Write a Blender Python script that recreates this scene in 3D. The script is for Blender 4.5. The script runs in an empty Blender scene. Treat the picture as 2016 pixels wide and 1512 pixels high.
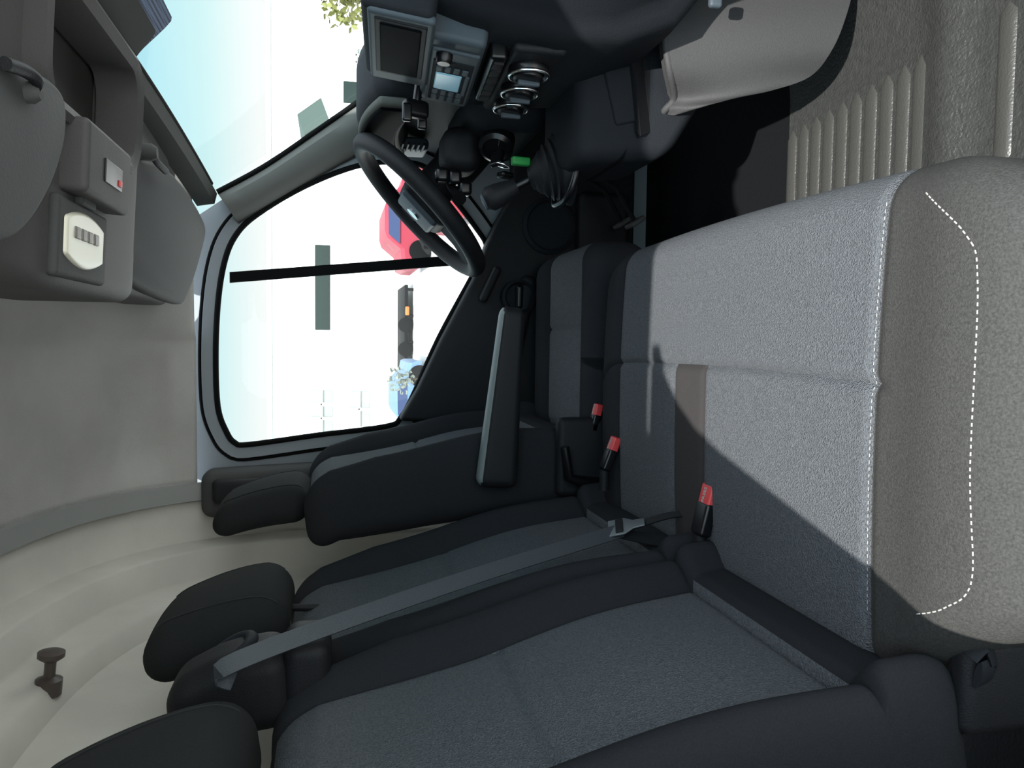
import bpy, math, random
from mathutils import Vector, Matrix
from mathutils.bvhtree import BVHTree
random.seed(4)
S=bpy.context.scene
COL=S.collection
# ---------------- camera ----------------
th=math.radians(13.2); ps=math.radians(3.4); FPX=1514.0
F=Vector((-math.sin(ps)*math.cos(th), math.cos(ps)*math.cos(th), -math.sin(th)))
R=Vector((math.cos(ps), math.sin(ps),0)); U=R.cross(F)
cam=bpy.data.cameras.new("camera"); co=bpy.data.objects.new("camera",cam); COL.objects.link(co)
cam.sensor_fit='HORIZONTAL'; cam.sensor_width=36; cam.lens=36*FPX/2016; cam.clip_start=0.02; cam.clip_end=400
M=Matrix.Identity(3); M.col[0]=-U; M.col[1]=R; M.col[2]=-F
co.matrix_world=M.to_4x4(); S.camera=co
def P(px,py,ax,val):
    """photo measurement -> world point on the plane axis=val"""
    d=F*FPX+R*(1512-py-756)+U*(1008-px)
    t=val/d['xyz'.index(ax)]
    return d*t
# ---------------- materials ----------------
def lin(c):
    return tuple(((x/255)/12.92 if x/255<=.04045 else ((x/255+.055)/1.055)**2.4) for x in c)+(1,)
def mat(name,c,rough=.6,metal=0,bump=0,scale=300,var=0,vscale=8,emit=None,sheen=0,spec=.5,weave=False,dist=.002):
    m=bpy.data.materials.new(name); m.use_nodes=True; nt=m.node_tree; b=nt.nodes['Principled BSDF']
    c=lin(c)
    b.inputs['Base Color'].default_value=c; b.inputs['Roughness'].default_value=rough
    b.inputs['Metallic'].default_value=metal; b.inputs['Specular IOR Level'].default_value=spec
    if sheen: b.inputs['Sheen Weight'].default_value=sheen
    tc=nt.nodes.new('ShaderNodeTexCoord')
    if var:
        n=nt.nodes.new('ShaderNodeTexNoise'); n.inputs['Scale'].default_value=vscale; n.inputs['Detail'].default_value=6
        nt.links.new(tc.outputs['Object'],n.inputs['Vector'])
        r=nt.nodes.new('ShaderNodeMapRange'); r.inputs[3].default_value=1-var; r.inputs[4].default_value=1+var
        r.inputs[1].default_value=.3; r.inputs[2].default_value=.7
        nt.links.new(n.outputs[0],r.inputs[0])
        mx=nt.nodes.new('ShaderNodeVectorMath'); mx.operation='SCALE'; mx.inputs[0].default_value=c[:3]
        nt.links.new(r.outputs[0],mx.inputs['Scale']); nt.links.new(mx.outputs[0],b.inputs['Base Color'])
    if bump:
        bp=nt.nodes.new('ShaderNodeBump'); bp.inputs['Strength'].default_value=bump; bp.inputs['Distance'].default_value=dist
        if weave:
            n=nt.nodes.new('ShaderNodeTexVoronoi'); n.inputs['Scale'].default_value=scale
        else:
            n=nt.nodes.new('ShaderNodeTexNoise'); n.inputs['Scale'].default_value=scale
        nt.links.new(tc.outputs['Object'],n.inputs['Vector'])
        nt.links.new(n.outputs[0],bp.inputs['Height']); nt.links.new(bp.outputs[0],b.inputs['Normal'])
    if emit:
        b.inputs['Emission Color'].default_value=lin(emit[0]); b.inputs['Emission Strength'].default_value=emit[1]
    return m
def glassmat(name,tint=(1,1,1,1)):
    m=bpy.data.materials.new(name); m.use_nodes=True; nt=m.node_tree; nt.nodes.clear()
    o=nt.nodes.new('ShaderNodeOutputMaterial'); t=nt.nodes.new('ShaderNodeBsdfTransparent'); g=nt.nodes.new('ShaderNodeBsdfGlossy')
    g.inputs['Roughness'].default_value=.02; t.inputs[0].default_value=tint
    mx=nt.nodes.new('ShaderNodeMixShader'); mx.inputs[0].default_value=.02
    nt.links.new(t.outputs[0],mx.inputs[1]); nt.links.new(g.outputs[0],mx.inputs[2]); nt.links.new(mx.outputs[0],o.inputs[0])
    return m
M_panel=mat("grey_seat_weave",(85,88,92),.95,bump=.8,scale=600,var=.28,vscale=420,spec=.12,weave=True)
M_bolst=mat("black_seat_cloth",(39,40,43),.95,bump=.4,scale=900,var=.12,vscale=600,spec=.08)
M_side=mat("charcoal_seat_cloth",(58,58,57),.95,bump=.5,scale=900,var=.28,vscale=450,spec=.12)
M_strip=mat("brown_grey_seat_strip",(56,54,54),.95,bump=.4,scale=900,var=.1,vscale=600,spec=.12)
M_hr=mat("headrest_cloth",(33,35,36),.9,bump=.4,scale=800,var=.08,vscale=500,spec=.12)
M_seam=mat("dark_seam",(22,24,28),.9)
M_stitch=mat("white_thread",(165,165,160),.8)
M_pl=mat("black_plastic",(23,24,27),.6,bump=.25,scale=500,spec=.25)
M_pl2=mat("dark_blue_black_plastic",(29,32,36),.7,bump=.25,scale=500,spec=.15)
M_gl=mat("gloss_black_plastic",(11,12,15),.3,spec=.4)
M_bez=mat("grey_bezel",(62,71,78),.55,spec=.3)
M_dgrey=mat("dark_warm_grey_plastic",(72,71,70),.6,bump=.2,scale=400,spec=.2)
M_dgrey2=mat("visor_vinyl",(66,67,67),.7,bump=.2,scale=300,spec=.2)
M_dg3=mat("dark_header_plastic",(52,55,52),.7,spec=.2)
M_head=mat("headliner_cloth",(168,166,162),.95,bump=.4,scale=350,var=.07,vscale=7,spec=.1)
M_shell=mat("moulded_beige_panel",(190,187,178),.8,bump=.15,scale=300,var=.06,vscale=9,spec=.2)
M_frame=mat("light_grey_frame",(128,136,142),.6,spec=.25)
M_pillar=mat("pillar_trim_grey",(98,100,98),.75,bump=.1,scale=400,spec=.15)
M_rub=mat("black_rubber",(12,13,14),.8,spec=.1)
M_lens=mat("lamp_lens",(222,218,198),.3)
M_chrome=mat("chrome",(225,228,230),.2,metal=1)
M_belt=mat("belt_webbing",(56,61,66),.5,bump=.3,scale=600)
M_red=mat("red_button",(200,60,62),.45)
M_green=mat("green_tag",(14,125,52),.5)
M_lit=mat("light_grey_console_plastic",(59,59,60),.65,bump=.3,scale=450,var=.05,vscale=300,spec=.2)
M_mat=mat("grey_rubber_floor",(52,53,52),.38,bump=.8,scale=230,var=.15,vscale=90,dist=.0025,spec=.55)
M_rib=mat("worn_rib",(60,60,58),.36,bump=.4,scale=300,spec=.55)
M_floor=mat("dark_floor_rubber",(14,16,19),.75,bump=.5,scale=200,spec=.15)
M_armtop=mat("armrest_vinyl",(112,120,121),.45)
M_glass=glassmat("window_glass",(.96,1,.99,1))
M_scr=mat("dark_screen",(8,10,13),.6,spec=.02)
M_lcd=mat("pale_lcd",(120,165,185),.3,emit=((120,170,190),.25))
# ---------------- mesh helpers ----------------
def mk(name,verts,faces,mats,fm=None,smooth=True,parent=None,angle=40):
    me=bpy.data.meshes.new(name); me.from_pydata([tuple(v) for v in verts],[],faces)
    if not isinstance(mats,(list,tuple)): mats=[mats]
    for m in mats: me.materials.append(m)
    if fm: me.polygons.foreach_set('material_index',fm)
    me.update(); 
    import bmesh
    bm=bmesh.new(); bm.from_mesh(me); bmesh.ops.recalc_face_normals(bm,faces=bm.faces)
    if smooth:
        for f in bm.faces: f.smooth=True
        a=math.radians(angle)
        for e in bm.edges:
            if len(e.link_faces)==2 and e.calc_face_angle(0)>a: e.smooth=False
    bm.to_mesh(me); bm.free()
    o=bpy.data.objects.new(name,me); COL.objects.link(o)
    if parent is not None: par(o,parent)
    return o
def wloc(p):
    v=Vector((0,0,0)); 
    if p.type=='EMPTY': v=p.location.copy()
    return v
def par(o,p):
    o.parent=p
    o.matrix_parent_inverse=Matrix.Translation(-wloc(p))
def info(o,label,cat,group=None):
    o["label"]=label; o["category"]=cat
    if group: o["group"]=group
    return o
def root(name,loc,label,cat,group=None):
    e=bpy.data.objects.new(name,None); e.location=loc; e.empty_display_size=.05; COL.objects.link(e)
    return info(e,label,cat,group)
def struct(o,label=None,cat=None):
    o["kind"]="structure"
    if label: o["label"]=label
    if cat: o["category"]=cat
    return o
def axcoords(h,r,n,m=4):
    L=[]
    for k in range(m): L.append(-(h-r)-r*math.tan(math.radians(45)*(m-k)/m))
    inner=h-r
    for k in range(n+1): L.append(-inner+2*inner*k/n)
    for k in range(1,m+1): L.append(inner+r*math.tan(math.radians(45)*k/m))
    return L
def rbox(name,c,s,r,mats,n=(1,1,1),deform=None,rot=None,pick=None,parent=None,m=4,smooth=True):
    hx,hy,hz=[a/2 for a in s]; r=min(r,hx*.999,hy*.999,hz*.999)
    A=[axcoords(hx,r,n[0],m),axcoords(hy,r,n[1],m),axcoords(hz,r,n[2],m)]
    H=(hx,hy,hz); idx={}; V=[]; Fc=[]; fm=[]
    def vid(p):
        k=(round(p[0],6),round(p[1],6),round(p[2],6))
        if k not in idx:
            q=[max(-(H[i]-r),min(H[i]-r,p[i])) for i in range(3)]
            d=Vector([p[i]-q[i] for i in range(3)])
            w=Vector(q)+(d.normalized()*r if d.length>1e-9 else d)
            idx[k]=len(V); V.append(w)
        return idx[k]
    for ax in range(3):
        a,b=[i for i in range(3) if i!=ax]
        for sgn in (-1,1):
            for i in range(len(A[a])-1):
                for j in range(len(A[b])-1):
                    q=[]
                    for (ii,jj) in ((i,j),(i+1,j),(i+1,j+1),(i,j+1)):
                        p=[0,0,0]; p[ax]=sgn*H[ax]; p[a]=A[a][ii]; p[b]=A[b][jj]; q.append(vid(p))
                    if len(set(q))==4: Fc.append(q)
    if pick:
        for f in Fc:
            cc=sum((V[i] for i in f),Vector())/4; fm.append(pick(cc))
    if deform: V=[Vector(deform(v.copy())) for v in V]
    Mx=Matrix.Translation(Vector(c))@(rot.to_4x4() if rot else Matrix.Identity(4))
    V=[Mx@v for v in V]
    return mk(name,V,Fc,mats,fm if pick else None,smooth,parent,angle=60)
def ry(a): return Matrix.Rotation(math.radians(a),3,'Y')
def rx(a): return Matrix.Rotation(math.radians(a),3,'X')
def rz(a): return Matrix.Rotation(math.radians(a),3,'Z')
def tube(name,pts,r,mt,parent=None,closed=False,seg=10,rs=None,flat=None):
    pts=[Vector(p) for p in pts]; n=len(pts); V=[];Fc=[]
    up=None
    for i,p in enumerate(pts):
        if closed: t=pts[(i+1)%n]-pts[(i-1)%n]
        else: t=pts[min(i+1,n-1)]-pts[max(i-1,0)]
        t.normalize()
        if up is None:
            up=Vector((0,0,1)) if abs(t.z)<.9 else Vector((1,0,0))
        a=t.cross(up).normalized(); b=a.cross(t).normalized(); up=b
        rr=rs[i] if rs else r
        for k in range(seg):
            an=2*math.pi*k/seg
            V.append(p+a*math.cos(an)*rr+b*math.sin(an)*rr*(flat or 1))
    m_=n if closed else n-1
    for i in range(m_):
        for k in range(seg):
            j=(i+1)%n
            Fc.append([i*seg+k,i*seg+(k+1)%seg,j*seg+(k+1)%seg,j*seg+k])
    if not closed:
        Fc.append(list(range(seg))[::-1]); Fc.append([(n-1)*seg+k for k in range(seg)])
    return mk(name,V,Fc,mt,parent=parent,angle=60)
def loft(name,secs,mt,parent=None,closed=False,caps=False,smooth=True,angle=40):
    V=[v for s in secs for v in s]; n=len(secs[0]); Fc=[]
    for i in range(len(secs)-1):
        for k in range(n if closed else n-1):
            Fc.append([i*n+k,i*n+(k+1)%n,(i+1)*n+(k+1)%n,(i+1)*n+k])
    if caps:
        Fc.append(list(range(n))[::-1]); Fc.append([(len(secs)-1)*n+k for k in range(n)])
    return mk(name,V,Fc,mt,parent=parent,smooth=smooth,angle=angle)
def lathe(name,c,prof,axis,mt,parent=None,seg=32,pick=None):
    axis=Vector(axis).normalized(); q=Vector((0,0,1)).rotation_difference(axis).to_matrix()
    secs=[]
    for (r,h) in prof:
        secs.append([Vector(c)+q@Vector((r*math.cos(2*math.pi*k/seg),r*math.sin(2*math.pi*k/seg),h)) for k in range(seg)])
    return loft(name,secs,mt,parent,closed=True,caps=True)
def prism(name,poly,ext,mt,parent=None,bevel=0,smooth=False):
    n=len(poly); ext=Vector(ext); V=[Vector(p) for p in poly]+[Vector(p)+ext for p in poly]
    Fc=[list(range(n)),[n+k for k in range(n)][::-1]]+[[k,(k+1)%n,n+(k+1)%n,n+k] for k in range(n)]
    o=mk(name,V,Fc,mt,parent=parent,smooth=smooth)
    if bevel:
        b=o.modifiers.new("bevel",'BEVEL'); b.width=bevel; b.segments=3; b.limit_method='ANGLE'
        for p in o.data.polygons: p.use_smooth=True
    return o
def smoothpts(pts,n=8,closed=False):
    pts=[Vector(p) for p in pts]; out=[]; N=len(pts)
    rng=range(N) if closed else range(N-1)
    for i in rng:
        if closed: a,b,c,d=pts[(i-1)%N],pts[i],pts[(i+1)%N],pts[(i+2)%N]
        else: a,b,c,d=pts[max(i-1,0)],pts[i],pts[i+1],pts[min(i+2,N-1)]
        for k in range(n):
            t=k/n
            out.append(.5*((2*b)+(c-a)*t+(2*a-5*b+4*c-d)*t*t+(3*b-a-3*c+d)*t**3))
    if not closed: out.append(pts[-1])
    return out
def bvh(o):
    me=o.data; return BVHTree.FromPolygons([v.co.copy() for v in me.vertices],[list(p.vertices) for p in me.polygons])
def drape(b,pts,d,off=.001):
    out=[]; d=Vector(d).normalized()
    for p in pts:
        h=b.ray_cast(Vector(p)-d*.5,d)
        if h[0] is not None: out.append(h[0]-d*off)
    return out
def dashes(name,pts,parent,mt,L=.006,gap=.003,r=.0011):
    V=[];Fc=[]
    P2=[pts[0]]
    for a,b in zip(pts,pts[1:]):
        l=(b-a).length; k=max(1,int(l/.001))
        for j in range(1,k+1): P2.append(a.lerp(b,j/k))
    i=0; st=int(L/.001); g=int(gap/.001)
    while i+st<len(P2):
        a,b=P2[i],P2[i+st]; t=(b-a)
        if t.length>1e-5:
            t.normalize(); s=t.cross(Vector((0,0,1)));
            if s.length<.1: s=t.cross(Vector((0,1,0)))
            s.normalize(); w=s.cross(t)
            n0=len(V)
            for e in (a,b):
                for k in range(5):
                    an=2*math.pi*k/5; V.append(e+(s*math.cos(an)+w*math.sin(an))*r)
            for k in range(5): Fc.append([n0+k,n0+(k+1)%5,n0+5+(k+1)%5,n0+5+k])
            Fc.append([n0+k for k in range(5)]); Fc.append([n0+5+k for k in range(5)])
        i+=st+g
    return mk(name,V,Fc,mt,parent=parent)
def sstep(t): t=max(0,min(1,t)); return t*t*(3-2*t)
# ---------------- SETTING ----------------
FZ=-.86
def arch(x,inset=0,zmin=-.86,n=48):
    a=.92-inset; h=.72-inset; z0=-.1; pts=[]
    y0=1.15
    pts+= [Vector((x,y0+a,z)) for z in (zmin,-.6,-.35)]
    for k in range(n+1):
        t=math.pi*k/n
        cx=math.cos(t); sx=math.sin(t)
        y=y0+a*math.copysign(abs(cx)**(2/3),cx); z=z0+h*abs(sx)**(2/3)
        pts.append(Vector((x,y,z)))
    pts+= [Vector((x,y0-a,z)) for z in (-.35,-.6,zmin)]
    return pts
def arch_cut(x,fz,nz,inset=0,n=110):
    def ang(zc):
        s=((zc+.1)/(.72-inset))**1.5; return math.asin(min(1,s))
    t0=ang(fz); t1=math.pi-ang(nz); pts=[]
    for k in range(n+1):
        t=t0+(t1-t0)*k/n; cx=math.cos(t); sx=math.sin(t)
        deg=math.degrees(t)
        dd=0
        if deg<90:
            dd=.013*sstep((deg-t0*57.3-5)/3.5)-.013*sstep((deg-t0*57.3-16)/6)
            dd*=sstep((x+.36)/.09)*sstep((-.02-x)/.08)
            dd=-dd
        a=.92-inset-dd;h=.72-inset-dd
        pts.append(Vector((x,1.15+a*math.copysign(abs(cx)**(2/3),cx),-.1+h*abs(sx)**(2/3))))
    return pts
xs_=[-.37,-.35,-.33,-.32,-.31,-.30,-.29,-.27,-.25,-.18,-.12,-.10,-.08,-.06,-.05,-.04,-.03,-.02,-.01]
secs=[arch_cut(x,.322,.40,0) for x in xs_]+[arch_cut(x,.322,.40,ins) for x,ins in ((.01,.012),(.05,.016),(.2,.02),(.40,.03))]
ceil=struct(loft("ceiling",secs,M_head,angle=50),"grey cloth headliner curving down to the doors","ceiling")
ceil.modifiers.new("thick",'SOLIDIFY').thickness=-.02
secs=[arch(x,i) for x,i in ((-.362,.0),(-.364,.010),(-.404,.014),(-.408,.0))]
struct(loft("trim_1",secs,mat("strip_grey",(134,135,133),.7)),"grey edging strip with screws across the roof","trim")
secs=[arch(x,i) for x,i in ((-.408,.0),(-.44,.001),(-.495,.006),(-.503,.012),(-.508,.065),(-.515,.072),(-.575,.078),(-.583,.085),(-.590,.140),(-.600,.150),(-.635,.165),(-.645,.24),(-.647,.5),(-.647,.70))]
wb=struct(loft("wall_back",secs,M_shell,angle=45),"moulded beige bulkhead panel behind the seats","wall")
wb.modifiers.new("thick",'SOLIDIFY').thickness=-.01
for i,(px,py) in enumerate(((180,985),(62,1037))):
    p=P(px,py,'x',-.384)
    c=Vector((p.x,p.y,p.z)); nrm=(Vector((p.x,1.15,.0))-c).normalized()
    lathe("trim_%d"%(i+5),c-nrm*-.004,[(.009,-.03),(.009,.006),(.006,.010),(.001,.010)],nrm,M_dgrey,seg=16)["kind"]="structure"
WY=2.03
win=[(445,850),(428,800),(424,700),(428,600),(440,520),(462,465),(505,422),(600,366),(700,327),(780,318),(840,330),(880,375),(935,445),(958,490),(930,545),(865,665),(818,770),(790,822),(760,840),(620,858),(490,876),(462,872)]
winw=smoothpts([P(a,b,'y',WY) for a,b in win],5,True)
cx=sum((p for p in winw),Vector())/len(winw)
def offs(pts,d,y):
    out=[]
    for i,p in enumerate(pts):
        t=(pts[(i+1)%len(pts)]-pts[i-1]).normalized(); nn=Vector((t.z,0,-t.x))
        if nn.dot(p-cx)<0: nn=-nn
        q=p+nn*d; q.y=y; out.append(q)
    return out
def rect_hit(p):
    d=(p-cx); x0,x1,z0,z1=-.40,.72,FZ,.345
    ts=[]
    if d.x>0: ts.append((x1-cx.x)/d.x)
    if d.x<0: ts.append((x0-cx.x)/d.x)
    if d.z>0: ts.append((z1-cx.z)/d.z)
    if d.z<0: ts.append((z0-cx.z)/d.z)
    k=.344+.74*.267-.010; den=d.x+.74*d.z
    if den>0: ts.append((k-(cx.x+.74*cx.z))/den)
    return cx+d*min(ts)
inner=offs(winw,.002,WY+.02); l1=offs(winw,.004,WY-.004); l2=offs(winw,.031,WY-.006); l3=offs(winw,.034,WY+.004)
outer=[rect_hit(p) for p in winw]
for q in outer: q.y=WY+.012
rings=[inner,l1,l2,l3,outer]; n=len(winw)
V=[v for r_ in rings for v in r_]; Fc=[]; fm=[]
for i in range(len(rings)-1):
    for k in range(n): Fc.append([i*n+k,i*n+(k+1)%n,(i+1)*n+(k+1)%n,(i+1)*n+k]); fm.append(0)
struct(mk("wall_left",V,Fc,[M_frame],fm),"grey painted door frame around the side glass","wall")
struct(tube("trim_2",offs(winw,-.002,WY-.006),.007,M_rub,closed=True),"black rubber seal around the side glass","window seal")
struct(tube("trim_3",offs(winw,.037,WY+.002),.004,M_rub,closed=True),"black gap line around the door frame","door seal")
g=mk("window_1",winw,[list(range(n))],M_glass,smooth=False); struct(g,"clear side window glass with a black divider","window")
d0,d1=P(452,546,'y',WY-.008),P(900,512,'y',WY-.008)
dv=Vector((.013,0,0))
struct(prism("trim_4",[d0-dv,d1-dv,d1+dv,d0+dv],(0,.012,0),M_rub),"black upright divider bar of the side window","window divider")
def wsp(s,y,o=0):
    b=1-((y-1.15)/.87)**2
    x=.345+(.72-.345)*s+.075*b; z=.285-.50*s+.02*b*(1-s)
    return Vector((x-o*.8,y,z-o*.6))
secs=[[wsp(s/10,.3+1.70*k/24) for k in range(25)] for s in range(11)]
struct(loft("window_2",secs,M_glass),"large raked windshield glass","window")
secs=[[wsp(s,.3+1.70*k/24)+Vector((dx,0,dz)) for k in range(25)] for s,dx,dz in ((0.0,.02,.03),(-.02,-.03,.02),(0.0,-.030,-.010),(.012,-.010,-.010),(.015,.0,.0))]
struct(loft("trim_7",secs,M_dg3),"dark trim along the top of the windshield","trim")
def frit(sa,sb,o):
    rows=[]
    for j in range(9):
        row=[]
        for k in range(80):
            y=.55+.77*k/79; ext=.015+.125*sstep((1.31-y)/.055)
            s=ext*(sa+(sb-sa)*j/8); row.append(wsp(s,y,o))
        rows.append(row)
    return rows
struct(loft("trim_12",frit(0,.66,.006),M_dg3),"dark sensor cover at the top of the windshield","windshield cover")
M_frit=mat("blue_grey_dot_band",(92,112,140),.6,spec=.2)
nt=M_frit.node_tree; vo=nt.nodes.new('ShaderNodeTexVoronoi'); vo.inputs['Scale'].default_value=260; vo.inputs['Randomness'].default_value=0
mr=nt.nodes.new('ShaderNodeMixRGB'); mr.inputs[1].default_value=lin((28,40,66)); mr.inputs[2].default_value=lin((105,125,160))
gt=nt.nodes.new('ShaderNodeMath'); gt.operation='GREATER_THAN'; gt.inputs[1].default_value=.45
tcx=nt.nodes.new('ShaderNodeTexCoord'); nt.links.new(tcx.outputs['Object'],vo.inputs['Vector']); nt.links.new(vo.outputs[0],gt.inputs[0]); nt.links.new(gt.outputs[0],mr.inputs[0]); nt.links.new(mr.outputs[0],nt.nodes['Principled BSDF'].inputs['Base Color'])
struct(loft("trim_13",frit(.66,1.0,.003),M_frit),"blue-grey dotted band on the windshield","windshield band")
pa=[P(428,380,'y',1.99),P(520,330,'y',1.985),P(620,262,'y',1.975),P(722,190,'y',1.965),P(790,140,'y',1.96)]
pb=[P(470,440,'y',2.02),P(540,398,'y',2.02),P(620,352,'y',2.02),P(725,300,'y',2.02),P(820,290,'y',2.02)]
secs=[]
for a,b in zip(smoothpts(pa,4),smoothpts(pb,4)):
    c=(a+b)/2+Vector((0,-.03,0)); secs.append([a+Vector((0,.05,0)),a,a.lerp(c,.5)+Vector((0,-.008,0)),c,b.lerp(c,.5)+Vector((0,-.01,0)),b,b+Vector((0,.04,0))])
struct(loft("trim_8",secs,M_pillar),"light grey pillar trim beside the windshield","pillar")
struct(tube("trim_9",[p+Vector((.002,-.004,0)) for p in smoothpts(pa,4)],.006,M_rub),"black windshield edge seal","windshield seal")
struct(tube("trim_10",[wsp(.015,y/100)+Vector((-.008,0,-.006)) for y in range(32,200,6)],.005,M_rub),"black windshield top seal","windshield seal")
def bp(v):
    if v.z>0: v.x+= -.02*(v.z/.5)
    return v
struct(rbox("trim_11",(-.365,1.995,-.26),(.12,.075,1.14),.03,M_dgrey2,n=(2,2,8),deform=bp),"dark grey plastic cover on the door pillar","pillar")
info(rbox("seat_belt_anchor",(-.375,1.945,.22),(.06,.03,.12),.014,M_pl,n=(1,1,2)),"black plastic shoulder belt anchor on the door pillar","belt anchor")
hole=[(-.31,FZ),(-.31,-.5),(-.31,0),(-.31,.18),(-.305,.26),(-.285,.33),(-.255,.38),(-.215,.402)]
V=[];Fc=[]
for x,z in hole: V.append((x,.33,z))
for x,z in hole: V.append((-.66,.33,z if z<.3 else .42))
m_=len(hole)
for k in range(m_-1): Fc.append([k,k+1,m_+k+1,m_+k])
wr=struct(mk("wall_right",V,Fc,M_frame,smooth=False),"grey door pillar beside the open passenger doorway","wall")
wr.modifiers.new("t",'SOLIDIFY').thickness=.03
fl=struct(mk("floor",[(-.65,.25,FZ),(.75,.25,FZ),(.75,2.05,FZ),(-.65,2.05,FZ),(-.65,.25,FZ-.03),(.75,.25,FZ-.03),(.75,2.05,FZ-.03),(-.65,2.05,FZ-.03)],[[0,1,2,3],[7,6,5,4],[0,4,5,1],[1,5,6,2],[2,6,7,3],[3,7,4,0]],M_floor,smooth=False),"dark cab floor","floor")
struct(prism("wall_front",[(.74,.25,FZ),(.74,2.05,FZ),(.74,2.05,-.2),(.74,.25,-.2)],(.02,0,0),M_floor),"dark firewall under the dashboard","wall")
V=[];Fc=[];fm=[]
nx,ny=40,60
def matz(x,y):
    z=FZ+.006
    z+=.05*max(0,(x-.46)/.2)**1.5
    z+=.014*math.exp(-((y-.945)/.035)**2)*(1 if x>.1 else .6)
    return z
for j in range(ny+1):
    for i in range(nx+1):
        x=-.3+i*(.98/nx); y=.33+j*(1.01/ny); V.append((x,y,matz(x,y)))
for j in range(ny):
    for i in range(nx):
        a=j*(nx+1)+i; Fc.append([a,a+1,a+nx+2,a+nx+1]); fm.append(0)
def rib(x0,x1,y,w,h):
    n0=len(V); st=16
    for s in range(st+1):
        t=s/st; x=x0+(x1-x0)*t; e=min(t,1-t)*(x1-x0); ww=w*math.sqrt(max(0.02,1-max(0,1-e/w)**2))
        for k in range(7):
            an=math.pi*k/6; V.append((x,y+ww*math.cos(an),matz(x,y)+h*math.sin(an)*(1 if 0<s<st else .1)))
    for s in range(st):
        for k in range(6): Fc.append([n0+s*7+k,n0+s*7+k+1,n0+(s+1)*7+k+1,n0+(s+1)*7+k]); fm.append(1)
for i in range(10):
    y=1.0+i*.0365; rib(.14,.43-.003*i,y,.0145,.0035)
rib(.235,.445,.850,.014,.004); rib(.245,.44,.80,.013,.004); rib(.0,.2,.850,.013,.004)
fmat=mk("floor_mat",V,Fc,[M_mat,M_rib],fm); info(fmat,"grey textured rubber floor mat with raised ribs","floor mat")
# ---------------- SEATS ----------------
CY=.975
def bench_def(v):
    x,y,z=v
    if z>-.03:
        k=min(1,(z+.03)/.06)
        z+=k*(.010*(1-(x/.26)**2))
        z-=k*.006*math.exp(-((x-.045)/.005)**2)*sstep((y+.345)/.03)
        for ys in (-.315,.37): z-=k*.006*math.exp(-((y-ys)/.006)**2)
        if x<.045:
            for ys in (.04,.14): z-=k*.003*math.exp(-((y-ys)/.005)**2)
        z+=k*.010*math.exp(-((abs(y)-.41)/.05)**2)
    if x>0:
        e=max(0,abs(y)-.36)/.125; x-=.05*e*e
        x+=.012*(1-(y/.45)**2)
    elif y<-.28:
        e=(-y-.28)/.205; x+=.105*sstep(e)*sstep(-x/.26)
    return (x,y,z)
def bench_pick(c):
    if c.y<-.315: return 2
    if c.z<.03: return 1 if c.x<.2 else 0
    if c.y>.37: return 1
    if c.x<.045 and .04<c.y<.14: return 3
    return 0
bench=root("passenger_bench_seat",(-.1,1.0,FZ),"double passenger bench seat in blue-grey weave with black bolsters","seat")
cush=rbox("seat_cushion",(-.09,CY,-.60),(.52,.97,.135),.045,[M_panel,M_bolst,M_side,M_strip],n=(86,160,4),deform=bench_def,pick=bench_pick,parent=bench)
bb=bvh(cush)
def line(p0,p1,n=60): 
    p0=Vector(p0);p1=Vector(p1); return [p0.lerp(p1,i/n) for i in range(n+1)]
st1=drape(bb,line((-.27,.664,-.5),(.14,.664,-.5)),(0,0,-1),.0006)
dashes("stitching",st1,bench,M_stitch,.003,.003,.0004)
st2=drape(bb,smoothpts([(-.245,.585,-.5),(-.228,.553,-.5),(-.195,.528,-.5),(-.1,.530,-.5),(.05,.534,-.5),(.095,.550,-.5),(.14,.605,-.5)],12),(0,0,-1),.0005)
dashes("stitching",st2,bench,M_stitch,.003,.003,.0007)
rbox("seat_base",(-.09,1.01,-.765),(.34,.74,.185),.03,M_pl,n=(2,4,2),parent=bench)
rbox("cushion_skirt",(-.06,.99,-.675),(.35,.88,.07),.03,M_side,n=(2,4,1),parent=bench)
HW0=.14
def back_def(w,h,lum=.02,bol=.035):
    def hwf(t): return .128+.045*(1-t)**2+.03*max(0,t-.6)/.4
    def f(v):
        x,y,z=v; t=(z+h/2)/h; hw=hwf(t); ay=abs(y)
        if x>-.02:
            k=min(1,(x+.02)/.06)
            e=max(0,ay-HW0)/(w/2-HW0+1e-6)
            s=math.sin(min(1,e)*math.pi*.62)
            x+=k*bol*s*(1-.6*max(0,t-.75)/.25)
            x+=k*lum*math.exp(-((t-.36)/.25)**2)
            if t>.13: x-=k*.005*math.exp(-((ay-HW0)/.005)**2)
            if ay<HW0: x-=k*.005*math.exp(-((t-.56-.012*math.cos(y/HW0))/.008)**2)
            x-=k*.008*math.exp(-((t-.13)/.010)**2)
            if t<.13: x+=k*.02
        if ay<HW0: y=y*hw/HW0
        else: y=math.copysign(hw+(ay-HW0)/(w/2-HW0)*(w/2-hw),y)
        y*=1-.13*max(0,(t-.68)/.32)**2.0
        if t>.9: x-=.02*((t-.9)/.1)
        return (x,y,z)
    def pk(c):
        t=(c.z+h/2)/h
        return 0 if (c.x>.03 and abs(c.y)<HW0 and .13<t<.975) else 1
    return f,pk
def backrest(parent,x,y,zc,w,h,ang,bol=.035,name="backrest"):
    f,pk=back_def(w,h,bol=bol)
    return rbox(name,(x,y,zc),(.12,w,h),.045,[M_panel,M_bolst],n=(3,96,140),deform=f,pick=pk,rot=ry(-ang),parent=parent)
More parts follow.
